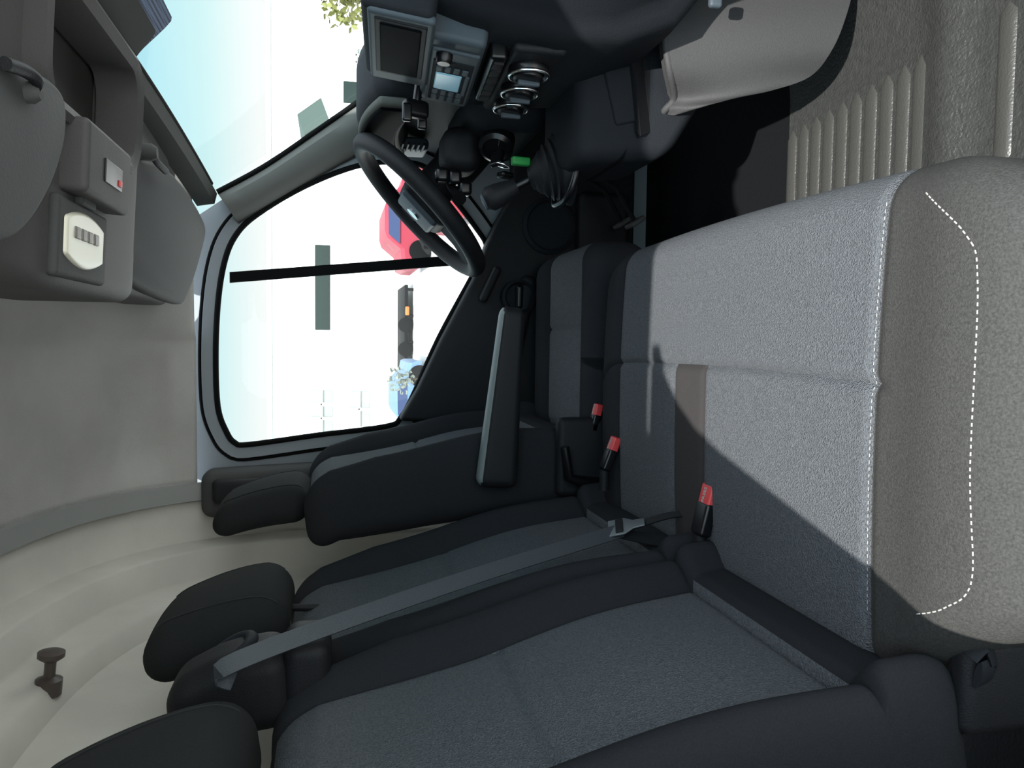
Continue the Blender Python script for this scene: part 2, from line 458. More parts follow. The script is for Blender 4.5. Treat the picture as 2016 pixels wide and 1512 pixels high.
def headrest(parent,x,y,z,ang,s=(.12,.265,.215)):
    H=s[2]
    def hr_def(v):
        x,y,z=v; t=(z+H/2)/H
        y*=1-.26*max(0,t-.45)**1.5
        x*=1-.25*max(0,t-.3)
        x+=-.03*t+.012*math.sin(t*3)
        x-=1.0*y*y
        return (x,y,z)
    h=rbox("headrest",(x,y,z),s,.045,M_hr,n=(6,14,12),deform=hr_def,rot=ry(-ang),parent=parent)
    for dy in (-.055,.055):
        tube("headrest_post",[(x-.02,y+dy,z-H*.35),(x-.025,y+dy,z-H*.35-.08)],.006,M_pl,parent)
    b=bvh(h)
    for s_ in (-1,1):
        pts=drape(b,[Vector((x+.2,y+s_*(.085-.02*(k/20)**2),z-H*.42+H*.8*k/20)) for k in range(21)],(-1,0,0),.0005)
        if len(pts)>4: tube("headrest_seam",pts,.0012,M_seam,parent,seg=6)
    return h
A=10.5
backrest(bench,-.448,.785,-.255,.445,.66,A)
backrest(bench,-.448,1.235,-.255,.445,.66,A)
headrest(bench,-.455,.765,.195,8,(.115,.28,.235))
headrest(bench,-.420,1.225,.162,6,(.095,.235,.205))
def gdd(v):
    x,y,z=v
    if x>0 and z>0: x-=.35*z
    return (x,y,z)
rbox("belt_guide",(-.438,.995,.120),(.105,.095,.15),.03,M_pl,n=(3,3,3),parent=bench,rot=ry(-6),deform=gdd)
ring=[Vector((-.396-.012*math.sin(a),.998+.034*math.cos(a),.122+.024*math.sin(a))) for a in [2*math.pi*i/24 for i in range(24)]]
tube("belt_slot_rim",ring,.009,M_pl2,bench,closed=True)
rbox("backrest_shoulder_cover",(-.435,1.0,.03),(.12,.10,.06),.02,M_pl,n=(2,2,2),parent=bench)
rbox("hinge_cover",(-.31,.575,-.61),(.09,.03,.11),.012,M_pl,n=(2,1,2),parent=bench)
ribbon_pts=[P(1900,1285,'y',.565),P(1935,1258,'y',.56),P(1955,1310,'y',.56),P(1925,1330,'y',.555)]
tube("release_strap",smoothpts(ribbon_pts,4),.014,M_pl2,bench,flat=.25)
# driver seat
drv=root("driver_seat",(-.05,1.71,FZ),"driver's seat in blue-grey weave with black bolsters and armrest","seat")
def drv_def(v):
    x,y,z=v
    if z>-.03:
        k=min(1,(z+.03)/.06)
        e=max(0,abs(y)-.13)/.09
        z+=k*.022*math.sin(min(1,e)*math.pi*.6)
        z-=k*.006*math.exp(-((abs(y)-.135)/.006)**2)
        z-=k*.006*math.exp(-((x-.06)/.006)**2)*(abs(y)<.14)
        z-=k*.03*max(0,(-.15-x)/.1)
    if x>0:
        e=max(0,abs(y)-.12)/.11; x-=.04*e*e
    return (x,y,z)
rbox("seat_cushion",(-.035,1.71,-.59),(.50,.44,.13),.045,[M_panel,M_bolst],n=(60,60,3),deform=drv_def,pick=lambda c:0 if c.z>.03 and abs(c.y)<.135 else 1,parent=drv)
rbox("cushion_skirt",(-.045,1.71,-.68),(.44,.42,.10),.03,M_pl,n=(2,2,1),parent=drv)
rbox("seat_base",(-.06,1.71,-.79),(.36,.36,.14),.02,M_pl,n=(2,2,1),parent=drv)
backrest(drv,-.31,1.71,-.245,.44,.60,7.5,bol=.04)
headrest(drv,-.340,1.71,.14,5,(.074,.25,.195))
def arm_def(v):
    x,y,z=v; t=(x+.18)/.36
    z*=1.02-.46*t
    return (x,y,z)
rbox("armrest",(-.114,1.468,-.329),(.355,.046,.082),.020,[M_pl,M_armtop],n=(12,3,3),deform=arm_def,pick=lambda c:1 if c.z>.032 else 0,rot=ry(4.5),parent=drv)
lathe("armrest_pivot",(-.255,1.495,-.330),[(.03,0),(.03,.02),(.02,.024)],(0,-1,0),M_pl,drv)
rbox("recliner_cover",(-.235,1.478,-.50),(.16,.03,.12),.014,M_pl,n=(2,1,2),parent=drv)
tube("recline_lever",[P(1180,955,'y',1.458),P(1150,950,'y',1.45),P(1120,940,'y',1.445),P(1112,880,'y',1.445)],.010,M_gl,drv,rs=[.016,.013,.011,.009])
# ---------------- BELTS ----------------
belt=root("seat_belt",(-.40,1.01,.10),"grey webbing seat belt stretched down to its metal tongue","seat belt")
def ribbon(name,pts,w,side,mt,parent,t=.0012):
    secs=[]
    for i,p in enumerate(pts):
        tg=(pts[min(i+1,len(pts)-1)]-pts[max(0,i-1)]).normalized(); s=Vector(side); s=(s-tg*s.dot(tg)).normalized(); nn=tg.cross(s)*t
        secs.append([p-s*w/2-nn,p+s*w/2-nn,p+s*w/2+nn,p-s*w/2+nn])
    return loft(name,secs,mt,parent,closed=True,caps=True)
s0=P(470,1300,'x',-.372); s1=P(1222,1045,'x',-.298)
mid=s0.lerp(s1,.5)+Vector((.006,0,0))
ribbon("belt_strap",smoothpts([s0+Vector((-.024,-.002,.006)),s0,mid,s1],8),.023,(1.0,1.1,0),M_belt,belt)
s2=P(1392,1010,'x',-.262); s3=P(1398,1085,'x',-.315)
ribbon("lap_strap",smoothpts([s1,s1.lerp(s2,.5)+Vector((.01,0,-.01)),s2],6),.012,(.5,1,.2),M_pl,belt)
ribbon("lap_strap",smoothpts([s1+Vector((-.004,0,0)),s1.lerp(s3,.5)+Vector((-.004,0,-.005)),s3],6),.022,(.5,1,.2),M_pl,belt)
tg=(s2-s1).normalized(); sd=Vector((.3,1,0)); sd=(sd-tg*sd.dot(tg)).normalized(); nn=tg.cross(sd)
if nn.x<0: nn=-nn
def fr(a,b): return s1+tg*a+sd*b+nn*.006
outl=[fr(-.018,-.020),fr(-.018,.020),fr(.008,.020),fr(.022,.010),fr(.040,.009),fr(.040,-.009),fr(.022,-.010),fr(.008,-.020)]
prism("belt_tongue",outl,nn*.003,mat("brushed_metal",(120,126,130),.5,metal=.7),belt,bevel=.001)
rbox("tongue_grip",s1+tg*.0+nn*.010,(.012,.032,.004),.0015,M_pl,n=(1,1,1),parent=belt,rot=Matrix((tg,sd,tg.cross(sd))).transposed())
def buckle(px,py,px2,py2,y,label,w=.024):
    a=P(px,py,'y',y); b=P(px2,py2,'y',y); ax=(b-a).normalized(); L=(b-a).length
    side=Vector((0,1,0)); nn=ax.cross(side).normalized(); rt=Matrix((ax,side,nn)).transposed()
    r_=root("seat_belt_buckle",b,label,"seat belt buckle","seat belt buckles")
    rbox("buckle_body",a.lerp(b,.66),(L*.72,w,.018),.005,M_gl,n=(1,1,1),rot=rt,parent=r_)
    rbox("release_button",a.lerp(b,.16),(L*.50,w*.92,.016),.004,M_red,n=(1,1,1),rot=rt,parent=r_)
    tube("buckle_stalk",[b,b+ax*.03+Vector((-.01,0,-.01))],.009,M_pl,r_)
    cu=bpy.data.curves.new("press_lettering",'FONT'); cu.body="PRESS"; cu.size=.009; cu.extrude=.0003; cu.align_x='CENTER'; cu.align_y='CENTER'
    to=bpy.data.objects.new("tmp_text",cu); COL.objects.link(to)
    bpy.context.view_layer.update()
    me=bpy.data.meshes.new_from_object(to.evaluated_get(bpy.context.evaluated_depsgraph_get())); bpy.data.objects.remove(to)
    up=nn if nn.z>0 else -nn
    xa=-ax; za=up; ya=za.cross(xa)
    mm=Matrix((xa,ya,za)).transposed().to_4x4(); mm.translation=a.lerp(b,.16)+up*.0085
    me.transform(mm); me.materials.clear(); me.materials.append(M_stitch)
    o=bpy.data.objects.new("press_lettering",me); COL.objects.link(o); par(o,r_)
    return r_
buckle(1400,962,1378,1052,1.0,"black seat belt buckle with red release button, between the bench seats",.034)
buckle(1212,866,1190,925,1.345,"black seat belt buckle with red button, beside the driver's seat",.026)
buckle(1178,800,1166,850,1.475,"seat belt buckle with red button tucked next to the driver's seat",.024)
# ---------------- DRIVER DOOR ----------------
top=[(785,860),(785,828),(822,765),(868,668),(932,548),(958,478),(975,440),(1000,395),(1010,330),(1010,260)]
poly=[P(a,b,'y',1.985) for a,b in top]
poly=[Vector((p.x,1.975,p.z)) for p in poly]
poly[0].z=-.80
poly+= [Vector((.62,1.975,poly[-1].z)),Vector((.62,1.975,-.80))]
door=root("door_1",(.1,2.0,-.8),"black plastic driver's door panel","door"); door["kind"]="structure"; del door["category"]
prism("door_panel",poly,(0,.06,0),M_pl,door,bevel=.012)
rbox("door_armrest",(.02,1.965,-.475),(.30,.04,.045),.018,M_pl,n=(4,1,1),parent=door,rot=ry(12))
rbox("door_pocket",(.16,1.955,-.70),(.46,.06,.14),.02,M_pl,n=(4,1,1),parent=door)
lathe("door_speaker",(.30,1.975,-.56),[(.075,0),(.075,.008),(.065,.014),(.06,.006),(.001,.006)],(0,-1,0),M_pl2,door)
hp=P(1020,585,'y',1.955)
lathe("door_handle_bowl",hp,[(.045,-.006),(.045,.012),(.038,.016),(.032,.002),(.001,.0)],(0,-1,0),M_pl2,door)
rbox("door_handle",hp+Vector((.0,-.014,0)),(.06,.016,.018),.007,M_gl,n=(1,1,1),parent=door)
rbox("window_switch_pod",P(965,560,'y',1.96),(.10,.03,.022),.010,M_pl,n=(2,1,1),parent=door,rot=ry(25))
# ---------------- DASHBOARD ----------------
dash=root("dashboard",(.55,1.15,-.5),"blue-black moulded plastic dashboard with central controls","dashboard")
base=[(.74,-.19),(.66,-.145),(.56,-.105),(.505,-.090),(.480,-.098),(.468,-.13),(.452,-.18),(.44,-.25),(.432,-.31),(.438,-.37),(.47,-.43),(.54,-.48),(.74,-.52)]
def shift(y):
    s=.008; a,b=1.02,1.38
    return 1/(1+math.exp(-(y-a)/s))*1/(1+math.exp((y-b)/s))
secs=[]
ys=[.34,.5,.7,.85,.95]+[1.0+i*.01 for i in range(46)]+[1.5,1.6,1.7,1.8,1.9,1.97]
for y in ys:
    c=shift(y); s=[]
    for i,(x,z) in enumerate(base):
        fx=-.022*c if 3<i<11 else (-.012*c if i==3 else 0)
        dz=(.012*c if i in(2,3,4) else 0)
        if i>=9: dz-=.05*c*(i-8)/2 if i<12 else .12*c
        if y>1.45: fx+= .03*min(1,(y-1.45)/.1) if i>4 else 0
        if y<1.0 and i>3: fx+=.04*min(1,(1.0-y)/.1)
        s.append(Vector((x+fx,y,z+dz)))
    secs.append(s)
loft("dashboard_body",secs,M_pl2,dash,closed=True,caps=True,angle=30)
RD=ry(8)@rx(-4)
def onface(c,dn,dy,dz): 
    return Vector(c)+RD@Vector((-dn,dy,dz))
dc=(.425,1.145,-.098)
rbox("display_housing",Vector(dc)+Vector((.04,0,0)),(.10,.255,.098),.012,M_pl2,n=(1,1,1),rot=RD,parent=dash)
rbox("display_bezel",onface(dc,.008,0,0),(.014,.245,.090),.006,M_bez,n=(1,1,1),rot=RD,parent=dash)
rbox("display_frame",onface(dc,.015,-.012,.0),(.004,.195,.070),.002,M_pl,n=(1,1,1),rot=RD,parent=dash)
rbox("display_screen",onface(dc,.017,-.012,.0),(.004,.175,.056),.002,M_scr,n=(1,1,1),rot=RD,parent=dash)
rc=(.410,1.205,-.180)
rbox("radio_unit",Vector(rc)+Vector((.02,0,0)),(.05,.27,.084),.010,M_bez,n=(1,1,1),rot=RD,parent=dash)
rbox("radio_face",onface(rc,.006,.008,0),(.008,.225,.070),.006,M_bez,n=(1,1,1),rot=RD,parent=dash)
rbox("radio_inset",onface(rc,.010,.015,0),(.004,.175,.060),.002,M_pl2,n=(1,1,1),rot=RD,parent=dash)
rbox("radio_display",onface(rc,.012,.008,.004),(.004,.070,.040),.002,M_lcd,n=(1,1,1),rot=RD,parent=dash)
lathe("radio_knob",onface(rc,.010,-.095,.016),[(.012,0),(.012,.010),(.009,.014),(.001,.014)],(-1,0,.1),M_gl,dash)
for i in range(4):
    rbox("radio_button",onface(rc,.013,.058,.020-.013*i),(.004,.018,.010),.002,M_bez,n=(1,1,1),rot=RD,parent=dash)
    rbox("radio_button",onface(rc,.013,.084,.020-.013*i),(.004,.018,.010),.002,M_bez,n=(1,1,1),rot=RD,parent=dash)
    rbox("radio_button",onface(rc,.013,-.046,.020-.013*i),(.004,.018,.010),.002,M_bez,n=(1,1,1),rot=RD,parent=dash)
rbox("radio_button",onface(rc,.013,.010,-.024),(.004,.085,.007),.002,M_bez,n=(1,1,1),rot=RD,parent=dash)
rbox("switch_row",(.415,1.20,-.240),(.03,.20,.026),.006,M_gl,n=(1,1,1),rot=rx(-4),parent=dash)
for i in range(6):
    rbox("rocker_switch",(.399,1.125+i*.030,-.236-.002*i),(.006,.024,.016),.002,M_pl,n=(1,1,1),parent=dash)
rbox("climate_panel",(.412,1.215,-.293),(.016,.285,.078),.012,M_pl,n=(1,1,1),rot=rx(-2),parent=dash)
for y,z in ((1.135,-.286),(1.22,-.293),(1.305,-.298)):
    lathe("climate_dial",(.405,y,z),[(.030,0),(.031,.008),(.028,.014),(.024,.010),(.023,.012),(.0225,.018),(.019,.021),(.001,.021)],(-1,0,.08),M_gl,dash)
    tube("dial_ring",[Vector((.392,y+.029*math.cos(a),z+.029*math.sin(a))) for a in [2*math.pi*k/32 for k in range(32)]],.003,M_chrome,dash,closed=True)
    rbox("dial_grip",(.382,y,z),(.010,.007,.034),.003,M_bez,n=(1,1,1),parent=dash)
def hood(v):
    x,y,z=v
    z+=.03*(1-(y/.2)**2)
    return (x,y,z)
rbox("instrument_hood",(.515,1.66,-.130),(.15,.42,.10),.035,M_pl2,n=(2,12,2),deform=hood,parent=dash)
rbox("hood_rim",(.437,1.66,-.127),(.018,.40,.085),.008,mat("hood_rim_grey",(84,86,82),.7,spec=.1),n=(1,12,1),deform=hood,parent=dash)
rbox("instrument_face",(.428,1.66,-.127),(.010,.37,.068),.005,M_scr,n=(1,12,1),deform=hood,parent=dash)
rbox("air_vent",P(812,290,'x',.455),(.03,.09,.07),.012,M_bez,n=(1,1,1),parent=dash)
vv=P(812,290,'x',.438)
for i in range(5): rbox("vent_slat",vv+Vector((0,0,-.024+.012*i)),(.006,.07,.005),.002,M_pl,n=(1,1,1),parent=dash)
tube("steering_column",smoothpts([(.325,1.70,-.215),(.38,1.70,-.265),(.46,1.70,-.33),(.56,1.70,-.40)],4),.05,M_pl,dash,rs=[.045]*4+[.052]*4+[.058]*4+[.06],seg=20)
rbox("ignition_housing",P(905,300,'y',1.58),(.09,.10,.08),.03,M_pl,n=(1,1,1),parent=dash)
tube("indicator_stalk",[P(880,330,'y',1.62),P(888,370,'y',1.55),P(905,392,'y',1.50)],.011,M_gl,dash,rs=[.008,.010,.014])
tube("wiper_stalk",[(.36,1.75,-.23),(.33,1.84,-.235),(.325,1.90,-.235)],.010,M_gl,dash,rs=[.008,.010,.013])
for px,py in ((870,345),(895,350),(915,372)):
    rbox("stalk_switch",P(px,py,'y',1.535),(.028,.03,.026),.008,M_gl,n=(1,1,1),parent=dash)
kn=P(982,292,'y',1.47)
lathe("ignition_bezel",kn+Vector((.012,.02,0)),[(.034,-.02),(.034,.012),(.026,.018),(.022,.010),(.001,.010)],(-.75,-.6,.25),M_gl,dash)
rbox("knee_panel",(.455,1.60,-.335),(.11,.34,.17),.05,M_pl2,n=(1,4,2),parent=dash)
lathe("headlamp_switch",P(925,290,'x',.41),[(.02,0),(.02,.012),(.012,.022),(.001,.022)],(-1,-.2,0),M_gl,dash)
# ---------------- IGNITION KEY ----------------
key=root("ignition_key",kn,"car key in the ignition with a bright green tag","key")
kd=Vector((-.8,-.5,.2)).normalized()
rbox("key_blade",kn+kd*.006,(.035,.008,.003),.001,M_chrome,n=(1,1,1),rot=Vector((1,0,0)).rotation_difference(kd).to_matrix(),parent=key)
rbox("key_head",kn+kd*.028,(.035,.010,.026),.004,M_gl,n=(1,1,1),rot=Vector((1,0,0)).rotation_difference(kd).to_matrix(),parent=key)
kc=kn+kd*.045+Vector((0,0,-.012))
tube("key_ring",[kc+Vector((.004*math.sin(a),.013*math.cos(a),.013*math.sin(a))) for a in [2*math.pi*k/24 for k in range(24)]],.0012,M_chrome,key,closed=True,seg=6)
g0=P(1025,318,'x',kc.x-.01)
rbox("key_tag",g0,(.015,.014,.034),.003,M_green,n=(1,1,1),rot=rx(8),parent=key)
rbox("key_fob",P(995,345,'x',kc.x),(.012,.024,.030),.005,M_gl,n=(1,1,1),rot=rx(30),parent=key)
# ---------------- STEERING WHEEL ----------------
sc=Vector((.286,1.71,-.188)); ax=Vector((-.70,0,.714)).normalized(); e1=Vector((0,1,0)); e2=ax.cross(e1).normalized()
if e2.x<0: e2=-e2
sw=root("steering_wheel",sc-ax*.06,"black padded three-spoke steering wheel","steering wheel")
RR=.178
tube("rim",[sc+(e1*math.cos(a)+e2*math.sin(a))*RR for a in [2*math.pi*k/64 for k in range(64)]],.0195,M_pl,sw,closed=True,seg=14)
rtw=Matrix((e2,e1,ax)).transposed()
rbox("hub",sc-ax*.018+e2*-.005,(.13,.15,.055),.025,M_pl,n=(2,2,1),rot=rtw,parent=sw)
rbox("airbag_cover",sc+ax*.008+e2*-.002,(.10,.12,.02),.009,M_bez,n=(2,2,1),rot=rtw,parent=sw)
def spoke(ang,w):
    d=e1*math.cos(ang)+e2*math.sin(ang); s=ax.cross(d)
    secs=[]
    for t,ww,h in ((.05,w*1.3,-.015),(.11,w,-.012),(RR-.004,w*.9,0)):
        c=sc+d*t+ax*h; secs.append([c-s*ww-ax*.007,c+s*ww-ax*.007,c+s*ww+ax*.007,c-s*ww+ax*.007])
    return loft("spoke",secs,M_pl2,sw,closed=True,caps=True)
spoke(math.radians(5),.022); spoke(math.radians(175),.022); spoke(math.radians(-90),.03)
lathe("wheel_emblem",sc+ax*.018,[(.016,0),(.016,.004),(.001,.004)],ax,M_chrome,sw)
# ---------------- CENTRE CONSOLE + GEAR LEVER ----------------
con=root("centre_console",(.42,1.25,-.6),"black lower console with open tray and pale side bin","console")
def cdef(v):
    x,y,z=v
    if x<0: z+=.10*max(0,-x-.02)/.13 if z<0 else -.015*x/.13
    return (x,y,z)
rbox("console_body",(.435,1.30,-.50),(.27,.21,.24),.028,M_pl2,n=(6,3,3),deform=cdef,parent=con,rot=ry(-6))
def rect(x0,x1,y0,y1,z,sl=0): return [Vector((x0,y0,z)),Vector((x1,y0,z+sl)),Vector((x1,y1,z+sl)),Vector((x0,y1,z))]
secs=[rect(.36,.58,1.22,1.30,-.545),rect(.33,.58,1.18,1.30,-.485,.03),rect(.34,.57,1.19,1.29,-.480,.03),rect(.35,.56,1.20,1.28,-.53,.0)]
loft("console_tray",secs,M_pl,con,closed=True,caps=True,angle=30)
rbox("tray_lighter_socket",P(1212,255,'y',1.21),(.03,.03,.03),.010,M_gl,n=(1,1,1),parent=con)
rbox("tray_divider",P(1225,190,'y',1.20),(.09,.02,.05),.006,M_pl2,n=(1,1,1),parent=con,rot=ry(-15))
topl=[P(1308,224,'x',.375),P(1318,212,'x',.38),P(1334,190,'x',.395),P(1326,140,'x',.42),P(1318,90,'x',.455),P(1314,30,'x',.50),P(1310,-60,'x',.58)]
botl=[P(1345,220,'x',.375),P(1440,195,'x',.382),P(1520,178,'x',.40),P(1596,150,'x',.43),P(1640,95,'x',.465),P(1668,25,'x',.52),P(1690,-60,'x',.60)]
tl=smoothpts(topl,5); bl=smoothpts(botl,5); secs=[]
for a,b in zip(tl,bl):
    inn=Vector((.01,.05,0))
    s=[a+inn+Vector((0,0,-.03)),a+inn*.6+Vector((0,0,.004)),a+Vector((0,0,.002))]
    for k in range(1,8):
        t=k/8; s.append(a.lerp(b,t)+Vector((-.006,-.008,0))*math.sin(math.pi*t))
    s+=[b,b+Vector((.02,.06,-.01)),b+Vector((.03,.12,.05))]
    secs.append(s)
loft("side_bin",secs,M_lit,con,caps=True,angle=60)
tube("bin_rim",[a+Vector((0,.006,.003)) for a in tl],.006,M_lit,con)
rbox("bin_clip",P(1408,2,'x',.49),(.02,.012,.02),.005,M_bez,n=(1,1,1),parent=con)
gl=root("gear_lever",P(1110,330,'y',1.33),"black gear lever with pleated gaiter","gear lever")
g0=P(1112,328,'y',1.34); g1=P(1045,352,'y',1.37); g2=P(965,392,'y',1.39)
gax=(g1-g0).normalized()
secs=[]
NS=14
for i in range(NS+1):
    t=i/NS; c=g0.lerp(g1,t); rr=.050*(1-t)**.8+.017+ (.004*math.sin(t*40))
    q=Vector((0,0,1)).rotation_difference(gax.lerp(Vector((-.2,0,1)),1-t).normalized()).to_matrix()
    secs.append([c+q@Vector((rr*math.cos(a)*(1+.05*math.cos(4*a)),rr*math.sin(a),0)) for a in [2*math.pi*k/28 for k in range(28)]])
loft("gaiter",secs,M_pl,gl,closed=True,caps=True,angle=80)
tube("gaiter_frame",[g0+Vector((.066*math.copysign(abs(math.cos(a))**.6,math.cos(a)),.060*math.copysign(abs(math.sin(a))**.6,math.sin(a)),-.004-.012*math.cos(a)))for a in [2*math.pi*(k+.5)/40 for k in range(40)]],.006,M_gl,gl,closed=True)
tube("lever_shaft",[g1,g1.lerp(g2,.6)],.009,M_gl,gl)
kx=(g2-g1).normalized()
tube("gear_knob",[g1.lerp(g2,.35),g1.lerp(g2,.55),g1.lerp(g2,.8),g2,g2+kx*.012],.02,M_pl,gl,rs=[.013,.018,.022,.023,.014],seg=20)
lathe("knob_cap",g2+kx*.010,[(.016,0),(.015,.004),(.001,.006)],kx,M_bez,gl)
ph=root("phone_holder",P(812,215,'x',.385),"small black clip-on phone holder on the dashboard","phone holder")
hc=P(818,215,'x',.385)
rbox("holder_body",hc,(.03,.022,.045),.008,M_gl,n=(1,1,1),rot=rx(20),parent=ph)
rbox("holder_jaw",hc+Vector((-.012,-.020,.016)),(.03,.012,.016),.004,M_gl,n=(1,1,1),parent=ph)
rbox("holder_jaw",hc+Vector((-.012,.022,-.014)),(.03,.012,.016),.004,M_gl,n=(1,1,1),parent=ph)
tube("holder_arm",[hc,hc+Vector((.04,-.005,-.005))],.007,M_gl,ph)
for nm,px,py,y,lb in (("brake_pedal",1250,455,1.73,"grey-topped brake pedal"),("clutch_pedal",1225,455,1.85,"grey-topped clutch pedal")):
    pc=P(px,py,'y',y); pc.x+=.02
    r_=root(nm,pc,lb+" in the dark driver's footwell","pedal")
    rbox("pedal_pad",pc,(.012,.05,.04),.005,M_dgrey,n=(1,1,1),rot=ry(-35),parent=r_)
    tube("pedal_arm",[pc,pc+Vector((.08,0,.05)),pc+Vector((.16,0,.2))],.006,M_floor,r_)
# ---------------- OVERHEAD ----------------
ov=root("overhead_console",(.24,1.15,.36),"dark grey overhead console with reading lamps and open tray","overhead console")
def cyl(y): return math.exp(-((y+.02)/.27)**6)
def odef(v):
    x,y,z=v
    c=cyl(y)
    if z<0:
        z-=.035*c; z-=.02*(x+.17)/.34
        z+=.10*max(0,abs(y)-.55)/.25*.3
        if .018<x<.150 and abs(y+.06)<.185: z+=.055
    if x<-.1: x-=.02*c
    return (x,y,z)
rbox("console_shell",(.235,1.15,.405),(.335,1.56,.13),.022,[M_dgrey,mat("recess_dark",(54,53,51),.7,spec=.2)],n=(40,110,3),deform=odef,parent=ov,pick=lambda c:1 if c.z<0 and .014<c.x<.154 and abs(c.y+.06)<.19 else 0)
def zz(x): return .405-.065-.035-.02*(x-.065)/.335
def rr_ring(x0,x1,y0,y1,r,n=6):
    out=[]
    for cx_,cy_,a0 in ((x1-r,y1-r,0),(x0+r,y1-r,90),(x0+r,y0+r,180),(x1-r,y0+r,270)):
        for k in range(n+1):
            a=math.radians(a0+90*k/n); out.append((cx_+r*math.cos(a),cy_+r*math.sin(a)))
    return out
def ringz(x0,x1,y0,y1,r,dz): return [Vector((x,y,zz(x)+dz)) for x,y in rr_ring(x0,x1,y0,y1,r)]
secs=[ringz(.236,.404,.890,1.290,.05,.03),ringz(.236,.404,.890,1.290,.05,-.008),ringz(.244,.396,.898,1.282,.045,-.012),ringz(.256,.384,.910,1.270,.04,-.006),ringz(.258,.382,.912,1.268,.04,.05)]
loft("tray_rim",secs,M_dgrey,ov,closed=True,caps=False,angle=50)
OY=-.07
rbox("switch_block",(.205,1.14+OY,zz(.2)-.008),(.085,.19,.04),.008,M_dgrey,n=(2,3,1),parent=ov,rot=ry(3))
rbox("warning_label",(.200,1.145+OY,zz(.2)-.0285),(.028,.075,.003),.001,M_gl,n=(1,1,1),parent=ov,rot=ry(3))
rbox("red_indicator",(.194,1.17+OY,zz(.2)-.0302),(.008,.012,.003),.001,M_red,n=(1,1,1),parent=ov,rot=ry(3))
rbox("square_button",(.166,1.12+OY,zz(.17)-.004),(.024,.055,.012),.004,M_dgrey2,n=(1,1,1),parent=ov)
rbox("lamp_frame",(.110,1.115+OY,zz(.11)-.001),(.092,.19,.014),.0065,M_dgrey2,n=(2,2,1),parent=ov,rot=ry(3))
def lens_def(v):
    x,y,z=v; x*=1-.35*(y/.07)**2; return (x,y,z)
rbox("reading_lamp_lens",(.112,1.11+OY,zz(.11)-.006),(.068,.145,.012),.0055,M_lens,n=(6,10,1),deform=lens_def,parent=ov,rot=ry(3))
M_ls=mat("lamp_switch_grey",(105,102,94),.4)
for i in range(4): rbox("lamp_switch",(.118,1.072+OY+i*.024,zz(.11)-.012),(.014,.018,.005),.002,M_ls,n=(1,1,1),parent=ov)
for px,py in ((88,515),(186,547)):
    p=P(px,py,'z',.335); lathe("speaker_grille",(p.x,p.y,.342),[(.016,-.01),(.016,.010),(.014,.012),(.012,.008),(.008,.011),(.005,.008),(.001,.010)],(0,0,-1),M_dgrey2,ov)
def visor(xs,label,th_=.022):
    r_=root("sun_visor",xs[0]+Vector((0,0,.01)),label,"sun visor","sun visors")
    pts=smoothpts(xs,5,True)
    prism("visor_panel",pts,(0,0,th_),M_dgrey2,r_,bevel=.008)
    return r_
pts=[P(218,525,'z',.335),P(345,597,'z',.31),P(372,578,'z',.30),P(404,470,'z',.28),P(398,425,'z',.278),P(345,345,'z',.29),P(275,312,'z',.305),P(258,335,'z',.31),P(240,420,'z',.322)]
v1=visor(pts,"grey vinyl sun visor folded up above the driver")
nv=[(-160,470),(-40,478),(40,462),(95,385),(128,290),(132,210),(112,165),(60,135),(-20,112),(-160,100)]
v2=visor([P(a,b,'z',.272) for a,b in nv],"grey vinyl sun visor folded up on the passenger side",.026)
a=Vector((.30,1.39,.285))
lathe("visor_hinge",a+Vector((0,0,.045)),[(.014,0),(.014,.042),(.009,.050),(.001,.050)],(0,0,-1),M_dgrey2,v1)
tube("visor_rod",[a+Vector((0,0,.005)),a+Vector((-.01,.03,.002)),a+Vector((-.012,.09,.0))],.006,M_pl,v1)
a=P(62,182,'z',.268)
lathe("visor_hinge",a+Vector((0,0,.05)),[(.010,0),(.010,.052),(.006,.058),(.001,.058)],(0,0,-1),M_dgrey2,v2)
tube("visor_rod",smoothpts([a,P(72,160,'z',.262),P(50,140,'z',.264),P(10,125,'z',.266)],4),.006,M_pl,v2)
kp=P(95,1302,'x',-.555)
kb=lathe("coat_hook",Vector((-.592,kp.y,kp.z)),[(.021,-.02),(.021,.006),(.009,.011),(.009,.036),(.016,.041),(.021,.045),(.021,.053),(.012,.056),(.001,.056)],(1,0,-.1),mat("brown_plastic",(70,62,58),.4))
info(kb,"brown plastic spool-shaped coat hook on the bulkhead","hook")
# ---------------- OUTSIDE ----------------
GZ=-1.65
gr=mk("ground",[(-80,-60,GZ),(120,-60,GZ),(120,120,GZ),(-80,120,GZ)],[[0,1,2,3]],mat("pale_concrete",(206,205,202),.9,var=.08,vscale=1),smooth=False); info(gr,"pale sunlit concrete yard outside","ground"); gr["kind"]="structure"
BY=24
def PB(px,py,y=BY): return P(px,py,'y',y)
bl=root("building",(10,BY+3,GZ),"long low white industrial building","building")
M_wh=mat("white_cladding",(240,240,238),.8)
t0=PB(535,430)
def box(name,x0,x1,y0,y1,z0,z1,mt,parent=None,r=.02): return rbox(name,((x0+x1)/2,(y0+y1)/2,(z0+z1)/2),(x1-x0,y1-y0,z1-z0),r,mt,parent=parent,m=2)
box("facade",-16,40,BY,BY+8,GZ,t0.z,M_wh,bl)
box("parapet",-16.2,40.2,BY-.2,BY+8.2,t0.z,t0.z+.14,mat("parapet_grey",(158,168,167),.6,spec=.1),bl)
M_win=mat("dark_window",(36,46,44),.7,spec=.05)
M_win2=mat("pale_window",(132,140,137),.7,spec=.05)
